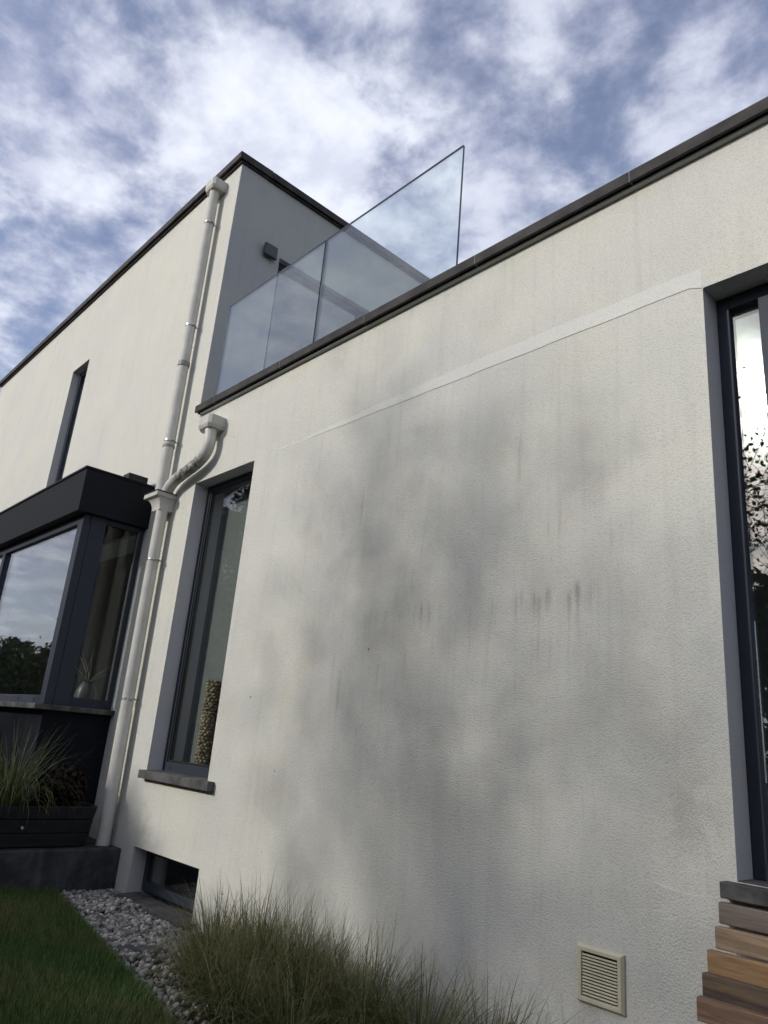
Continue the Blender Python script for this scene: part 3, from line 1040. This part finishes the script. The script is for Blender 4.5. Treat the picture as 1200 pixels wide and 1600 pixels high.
def grass_clump(name, x, y, z, n, hmin, hmax, rad, palette, seed, width=0.0045, bend=1.0, clampy=None):
    r = np.random.default_rng(seed)
    a = r.uniform(0, 2 * np.pi, n)
    q = np.sqrt(r.uniform(0, 1, n)) * rad
    base = np.stack([x + q * np.cos(a), y + q * np.sin(a), np.full(n, z)], 1)
    az = a + r.normal(0, 0.55, n)
    L = r.uniform(hmin, hmax, n)
    lean = np.abs(r.normal(0.08, 0.22, n)) + 0.38 * q / rad
    curl = np.abs(r.normal(0.85, 0.75, n)) * bend
    v, f = blades(base, L, az, lean, curl, r.uniform(0.45, 1.5, n) * width, 7, r)
    if clampy is not None:
        over = v[:, 1] > clampy
        v[over, 1] = clampy - 0.15 * (v[over, 1] - clampy) % 0.05
    pal = np.array(palette)
    c = pal[r.integers(0, len(pal), n)] * r.uniform(0.8, 1.9, (n, 1)) * np.array([0.92, 1.04, 0.9])
    tint = np.repeat(c, 16, axis=0).reshape(n, 8, 2, 3)
    tipf = np.linspace(0, 1, 8)[None, :, None, None] ** 2
    tint = tint * (1 - 0.45 * tipf) + np.array([0.22, 0.17, 0.09]) * 0.45 * tipf
    return np_mesh(name, v, f, 4, M['blade'], tint.reshape(-1, 3))


OLIVE = [(0.064, 0.078, 0.026), (0.046, 0.062, 0.021), (0.10, 0.092, 0.040), (0.20, 0.16, 0.085), (0.034, 0.05, 0.018), (0.055, 0.066, 0.023)]
clumps = [(-4.02, -0.30, 300, 0.30, 0.56, ''), (-3.70, -0.26, 420, 0.34, 0.64, ''), (-3.38, -0.28, 420, 0.32, 0.60, ''), (-3.62, -0.56, 420, 0.28, 0.50, ''),
          (-3.05, -0.32, 400, 0.32, 0.58, ''), (-3.22, -0.66, 400, 0.28, 0.50, ''), (-2.74, -0.32, 380, 0.32, 0.60, ''), (-2.38, -0.33, 300, 0.32, 0.60, ''), (-2.04, -0.32, 190, 0.32, 0.58, ''), (-2.82, -0.66, 340, 0.26, 0.46, '')]
labels = ['leftmost ornamental grass tuft against the wall, next to the basement window',
          'ornamental grass clump against the wall, second along from the basement window',
          'ornamental grass clump against the wall, third along from the basement window',
          'leftmost of the three low front grass clumps, beside the pebbles',
          'ornamental grass clump against the wall, midway between basement window and beige vent',
          'middle one of the three low front grass clumps at the bottom edge',
          'ornamental grass clump against the wall, third one left of the beige vent',
          'ornamental grass clump against the wall, second one left of the beige vent',
          'sparse wispy grass tuft against the wall, nearest to the beige vent',
          'rightmost of the three low front grass clumps at the bottom edge']
for i, (x, y, n, h0, h1, _) in enumerate(clumps):
    o = grass_clump('ornamental_grass', x, y, -1.28, int(n * 1.5), h0, h1, 0.11, OLIVE, 100 + i, 0.0042, 1.75, -0.006)
    tag(o, labels[i], 'ornamental grass', 'ornamental grasses along the house wall')

# grass and purple perennial in the planter
o = grass_clump('planter_grass', -6.32, -0.86, -0.70, 420, 0.40, 0.80, 0.10, [(0.05, 0.070, 0.026), (0.036, 0.055, 0.018), (0.09, 0.105, 0.048), (0.13, 0.13, 0.07)], 55, 0.0062, 2.3)
tag(o, 'arching variegated grass growing in the black planter', 'ornamental grass')

def leaf_cloud(centers, size, rng, aspect=0.6, flat=0.0):
    n = len(centers)
    a = rng.normal(0, 1, (n, 3)); a /= np.linalg.norm(a, axis=1)[:, None]
    b = rng.normal(0, 1, (n, 3)); b -= a * (a * b).sum(1)[:, None]; b /= np.linalg.norm(b, axis=1)[:, None]
    c = np.cross(a, b)
    s = (size * rng.uniform(0.6, 1.3, n))[:, None]
    # folded diamond leaf: base, left, tip, right
    v = np.stack([centers - a * s * 0.5, centers + b * s * 0.5 * aspect + c * s * 0.12, centers + a * s * 0.5, centers - b * s * 0.5 * aspect + c * s * 0.12], 1)
    k = np.arange(n)[:, None] * 4
    f = np.concatenate([k, k + 1, k + 2, k, k + 2, k + 3], 1).reshape(-1)
    return v.reshape(-1, 3), f

r = np.random.default_rng(3)
n = 1500
d = r.normal(0, 1, (n, 3)); d /= np.linalg.norm(d, axis=1)[:, None]
rad = r.uniform(0.6, 1.0, n)[:, None]
cen = np.array([-6.32, -0.47, -0.52]) + d * rad * np.array([0.16, 0.20, 0.17])
cen = cen[cen[:, 2] > -0.68]
v, f = leaf_cloud(cen, 0.042, r, 0.8)
c = np.repeat(np.array([0.013, 0.0045, 0.006]) * r.uniform(0.5, 1.7, (len(cen), 1)), 4, axis=0)
o = np_mesh('purple_perennial', v, f, 3, M['blade'], c)
tag(o, 'dark purple leafy perennial in the black planter beside the grass', 'plant')

# lawn blades
r = np.random.default_rng(11)
n = 95000
gx = r.uniform(-6.9, -2.6, n)
gd = r.uniform(0, 1, n) ** 1.25 * 1.5
gy = np.array([border_y(a) for a in gx]) - gd + r.normal(0, 0.006, n)
ok = ~((gx < -6.03))
gx, gy, gd = gx[ok], gy[ok], gd[ok]
n = len(gx)
gz = np.interp(gd, [0, 0.06, 0.4, 1.2, 3.0], [-1.265, -1.235, -1.20, -1.15, -1.12])
base = np.stack([gx, gy, gz], 1)
L = r.uniform(0.025, 0.06, n) * (1 + 0.7 * np.exp(-gd * 9))
v, f = blades(base, L, r.uniform(0, 2 * np.pi, n), np.abs(r.normal(0.25, 0.25, n)), np.abs(r.normal(0.5, 0.4, n)), r.uniform(0.002, 0.004, n), 3, r)
patch = 0.5 + 0.5 * np.sin(gx * 2.7 + 1.3 * np.sin(gy * 3.1)) * np.cos(gy * 2.9 + 1.1 * np.sin(gx * 2.2))
patch = np.clip(patch * 0.8 + 0.55 * np.clip(gd - 0.35, 0, 1) + r.normal(0, 0.22, n) - 0.12, 0, 1)[:, None]
c = (1 - patch) * np.array([0.056, 0.115, 0.026]) + patch * np.array([0.16, 0.13, 0.056])
c = c * r.uniform(0.65, 1.3, (n, 1))
o = np_mesh('lawn_grass', v, f, 4, M['blade'], np.repeat(c, 8, axis=0))
kind(o, 'stuff', 'short dark lawn grass with dry brownish patches')

# pebbles
bmp = bmesh.new()
bmesh.ops.create_icosphere(bmp, subdivisions=2, radius=1.0)
ico_v = np.array([v_.co[:] for v_ in bmp.verts])
ico_f = np.array([[v_.index for v_ in f_.verts] for f_ in bmp.faces])
bmp.free()


def pebble_mesh(name, cen, size, rng, mat, cols, parent=None, squash=0.6):
    n = len(cen)
    V = np.zeros((n, len(ico_v), 3))
    for i in range(n):
        s = size[i] * np.array([rng.uniform(0.8, 1.35), rng.uniform(0.7, 1.0), rng.uniform(squash, 0.85)])
        q = ico_v * (1 + 0.16 * np.sin(ico_v @ rng.normal(0, 2.2, 3) + rng.uniform(0, 6)))[:, None]
        q = q * s
        u = rng.normal(0, 1, 4); u /= np.linalg.norm(u)
        a, b, c_, d_ = u
        a, b, c_, d_ = (a, b * 0.4, c_ * 0.4, d_)
        nn = math.sqrt(a * a + b * b + c_ * c_ + d_ * d_); a, b, c_, d_ = a / nn, b / nn, c_ / nn, d_ / nn
        Rm = np.array([[1 - 2 * (c_ * c_ + d_ * d_), 2 * (b * c_ - a * d_), 2 * (b * d_ + a * c_)], [2 * (b * c_ + a * d_), 1 - 2 * (b * b + d_ * d_), 2 * (c_ * d_ - a * b)], [2 * (b * d_ - a * c_), 2 * (c_ * d_ + a * b), 1 - 2 * (b * b + c_ * c_)]])
        V[i] = q @ Rm.T + cen[i]
    F = (ico_f[None] + (np.arange(n) * len(ico_v))[:, None, None]).reshape(-1)
    return np_mesh(name, V.reshape(-1, 3), F, 3, mat, np.repeat(cols, len(ico_v), axis=0), parent, smooth=True)


def pebble_material():
    m, t, out = new_mat('gravel_stone')
    at = t.n('ShaderNodeAttribute', attribute_name='tint')
    n_ = t.noise(pos(t), 60.0, 4, 0.6)
    col = t.mix(t.math('MULTIPLY', t.smooth(n_, 0.45, 0.7), 0.4), at.outputs['Color'], (0.12, 0.11, 0.10))
    principled(t, out, col, 0.75, 0.3, normal=bump(t, n_, 0.2, 0.003))
    return m


M['pebble'] = pebble_material()
r = np.random.default_rng(21)
cen = []
tries = 0
while len(cen) < 3600 and tries < 40000:
    tries += 1
    x = r.uniform(-6.02, -3.0)
    by = border_y(x)
    y = r.uniform(by + 0.06, -0.02)
    if -5.86 < x < -4.77 and y > -0.085:
        continue
    if x > -4.4 and r.uniform() < 0.55:
        continue
    cen.append((x, y, -1.268 + r.uniform(-0.008, 0.022) + (0.02 if x < -5.4 else 0)))
cen = np.array(cen)
size = r.uniform(0.009, 0.021, len(cen))
tone = r.choice([0.30, 0.42, 0.22, 0.14, 0.09, 0.25], len(cen))[:, None]
cols = tone * np.array([1.0, 0.97, 0.92]) * r.uniform(0.85, 1.15, (len(cen), 1))
o = pebble_mesh('gravel', cen, size, r, M['pebble'], cols)
kind(o, 'stuff', 'pale grey and white pebbles along the house wall')

# lawn edging
edg = empty('lawn_edging', 'narrow concrete edging between the lawn and the pebbles', 'edging')
first = None
ang = math.atan(-0.172)
for i in range(9):
    x = -5.75 + i * 0.44
    if first is None:
        o = first = MB().box(-0.215, 0.215, -0.018, 0.018, -0.10, 0.0).build('edging_stone', M['edging'], edg, 0.006)
    else:
        o = first.copy(); COL.objects.link(o); o.parent = edg
    o.location = (x, border_y(x) + 0.035, -1.242 + random.uniform(-0.004, 0.004))
    o.rotation_euler = (0, 0, ang)
# small dark stone lying across the pebbles
mb = MB().box(-0.16, 0.13, -0.055, 0.05, -0.05, 0.022)
o = mb.build('divider_stone', M['plinth'], None, 0.012)
o.location = (-4.50, -0.53, -1.262)
o.rotation_euler = (0.05, -0.04, 0.9)
tag(o, 'dark flat stone lying across the pebble strip', 'stone')

# ------------------------------------------------------------------ slatted timber under the right window
tim = empty('timber_slat_screen', 'stepped hardwood slats under the sill of the right window', 'timber slats')
steps = [(-0.030, -0.418), (-0.085, -0.488), (-0.140, -0.555), (-0.196, -0.614), (-0.246, -0.674)]
for i, (yf, zt) in enumerate(steps):
    h = 0.068
    o = MB().box(0, 1.95, 0, 0.032, -h, 0).build('plank', M['plank%d' % i], tim, 0.004)
    o.location = (-1.252 + random.uniform(-0.006, 0.006), yf - 0.032, zt)
    o['label'] = ['grey brown top slat', 'tan slat', 'orange brown slat', 'dark stained slat', 'brown bottom slat'][i]
for x in (-0.75, 0.45):
    m_ = MB()
    prof = [(-0.001, -0.41), (-0.029, -0.42), (-0.24, -0.735), (-0.24, -1.30), (-0.001, -1.30)]
    m_.loft([[(x, a, b) for a, b in prof], [(x + 0.05, a, b) for a, b in prof]])
    m_.build('support_post', M['plank3'], tim, 0.003)

# ------------------------------------------------------------------ things seen through the glass
pc = empty('pebble_column', 'tan pebble covered column vase standing inside the tall window', 'vase')
m_ = MB(); m_.tube([(-5.405, 0.236, -0.334), (-5.405, 0.236, 0.39)], 0.044, 24)
m_.build('core', M['pebblecol'], pc, smooth=True)
r = np.random.default_rng(5)
cen = []
for k in range(30):
    for j in range(10):
        a = 2 * math.pi * (j + 0.5 * (k % 2)) / 10 + r.normal(0, 0.06)
        cen.append((-5.405 + 0.047 * math.cos(a), 0.236 + 0.047 * math.sin(a), -0.322 + k * 0.0245 + r.normal(0, 0.003)))
cen = np.array(cen)
o = pebble_mesh('pebble', cen, r.uniform(0.012, 0.017, len(cen)), r, M['pebble'], r.uniform(0.5, 1.2, (len(cen), 1)) * np.array([0.36, 0.29, 0.19]), pc)
kind(o, 'stuff')
bl = B('roller_blind', -5.83, -4.886, 0.302, 0.306, -0.333, 2.12, M['blind'], None, 0)
tag(bl, 'flat sage grey blind hanging behind the tall window', 'blind')
vs1 = empty('twig_vase', 'mauve grey vase with thin twigs behind the bay side window', 'vase')
prof = [(0.085, 0.0), (0.095, 0.04), (0.095, 0.14), (0.075, 0.20), (0.05, 0.235), (0.052, 0.25)]
m_ = MB()
m_.loft([[(-6.98 + rr_ * math.cos(2 * math.pi * k / 28), -0.16 + rr_ * math.sin(2 * math.pi * k / 28), 0.101 + h) for k in range(28)] for rr_, h in prof])
m_.build('vase_body', M['vase'], vs1, smooth=True)
r = np.random.default_rng(9)
for k in range(9):
    p = Vector((-6.98, -0.16, 0.33))
    pts = [p.copy()]
    d = Vector((r.normal(0, 0.5), r.normal(0, 0.5), 1)).normalized()
    for s in range(6):
        d = (d + Vector((r.normal(0, 0.25), r.normal(0, 0.25), 0.0))).normalized()
        p = p + d * 0.06
        pts.append(p.copy())
    m_ = MB(); m_.tube(pts, [0.004 - 0.0005 * s for s in range(7)], 6)
    m_.build('twig', M['twig'], vs1)
lampi = empty('pendant_shade', 'dim cylindrical pendant shade behind the bay side window', 'lamp')
m_ = MB(); m_.tube([(-7.25, 0.35, 1.05), (-7.25, 0.35, 1.45)], 0.17, 32)
m_.build('shade', M['vase'], lampi, smooth=True)
m_ = MB(); m_.tube([(-7.25, 0.35, 1.45), (-7.25, 0.35, 2.30)], 0.008, 8)
m_.build('cord', M['gasket'], lampi)
o = B('pipe_reflection_strip', -7.12, -7.07, 0.12, 0.17, 0.101, 0.92, M['whitepaint'], None, 0.004)  # added solid strip in place of the downpipe reflection in the side pane
tag(o, 'slim white upright standing in for the downpipe reflection behind the twig vase', 'reflection')

# ------------------------------------------------------------------ garden behind the camera (mirrored in the panes, shades the wall)
def tree(name, label, x, y, ztop, rx, ry, rz, nleaf, size, seed, green, clump=26, trunk_r=0.13, shell=0.35, crad=0.34):
    r_ = np.random.default_rng(seed)
    root = empty(name, label, 'tree')
    base = Vector((x, y, -1.15))
    cz = ztop - rz
    m1 = MB()
    top = Vector((x, y, cz + rz * 0.5))
    pts = [base + (top - base) * t_ + Vector((r_.normal(0, 0.05), r_.normal(0, 0.05), 0)) for t_ in np.linspace(0, 1, 8)]
    m1.tube(pts, [trunk_r * (1 - 0.8 * t_) for t_ in np.linspace(0, 1, 8)], 10)
    cl = []
    for k in range(clump):
        d_ = r_.normal(0, 1, 3); d_ /= np.linalg.norm(d_)
        q = r_.uniform(shell, 1.0) ** 0.6
        c0 = np.array([x, y, cz]) + d_ * q * np.array([rx, ry, rz])
        cl.append(c0)
        t_ = r_.uniform(0.35, 0.95)
        s0 = base + (top - base) * t_
        if s0.z > c0[2]:
            s0 = base + (top - base) * max(0.3, t_ - 0.35)
        e0 = Vector(c0)
        mid_ = s0.lerp(e0, 0.5) + Vector((r_.normal(0, 0.1), r_.normal(0, 0.1), 0.12))
        m1.tube([s0, s0.lerp(mid_, 0.6), mid_, e0], [0.022, 0.017, 0.011, 0.004], 6)
        for j in range(4):
            dd = Vector(r_.normal(0, 1, 3)) * 0.32
            m1.tube([mid_.lerp(e0, 0.3 + 0.2 * j), mid_.lerp(e0, 0.4 + 0.2 * j) + dd * 0.6, e0 + dd], [0.007, 0.005, 0.002], 5)
    m1.build('trunk', M['bark'], root)
    cl = np.array(cl)
    pick = r_.integers(0, len(cl), nleaf)
    cen_ = cl[pick] + r_.normal(0, 1, (nleaf, 3)) * np.array([crad, crad, crad * 0.8])
    v_, f_ = leaf_cloud(cen_, size, r_, 0.6)
    c_ = np.repeat(np.array(green) * r_.uniform(0.55, 1.5, (nleaf, 1)), 4, axis=0)
    np_mesh('crown', v_, f_, 3, M['leaf'], c_, root)
    return root


GREEN = (0.045, 0.070, 0.022)
tree('garden_tree', 'loose crowned garden tree behind the viewer that dapples the main wall', -5.75, -9.0, 7.0, 2.0, 1.3, 2.0, 2450, 0.115, 31, GREEN, 64, 0.05, 0.1, 0.46)
tree('garden_tree', 'smaller thin crowned tree mirrored low in the narrow pane of the right window', -3.55, -9.3, 5.0, 1.3, 1.1, 1.3, 420, 0.085, 32, GREEN, 26, 0.08, 0.3, 0.4)
tree('garden_tree', 'tall garden tree whose crown shows at the top of the tall window', -20.4, -9.4, 8.3, 2.6, 1.6, 3.0, 9000, 0.20, 33, (0.03, 0.05, 0.018), 40, 0.2)

# hedge of mixed trees at the end of the lawn: one mass
r = np.random.default_rng(41)
n = 60000
hx = r.uniform(-70, 24, n)
top = np.where(hx < -8.8, 3.95, 3.15) + 0.30 * np.sin(hx * 0.9) * np.sin(hx * 0.37 + 1) + 0.22 * np.sin(hx * 2.3 + 0.5) + np.where(hx < -15, 0.9 * np.sin(hx * 0.31) , 0)
hy = -9.6 + r.normal(0, 0.5, n) - np.clip((-15 - hx) * 0.12, 0, 6)
hz = -1.2 + (top + 1.2) * r.uniform(0, 1, n) ** 0.8
cen = np.stack([hx, hy, hz + r.normal(0, 0.10, n)], 1)
v, f = leaf_cloud(cen, 0.34, r, 0.7)
c = np.repeat(np.array([0.026, 0.040, 0.015]) * r.uniform(0.5, 1.5, (n, 1)), 4, axis=0)
o = np_mesh('tree_line', v, f, 3, M['leaf'], c)
kind(o, 'stuff', 'dark line of trees across the garden, mirrored in the bay window')
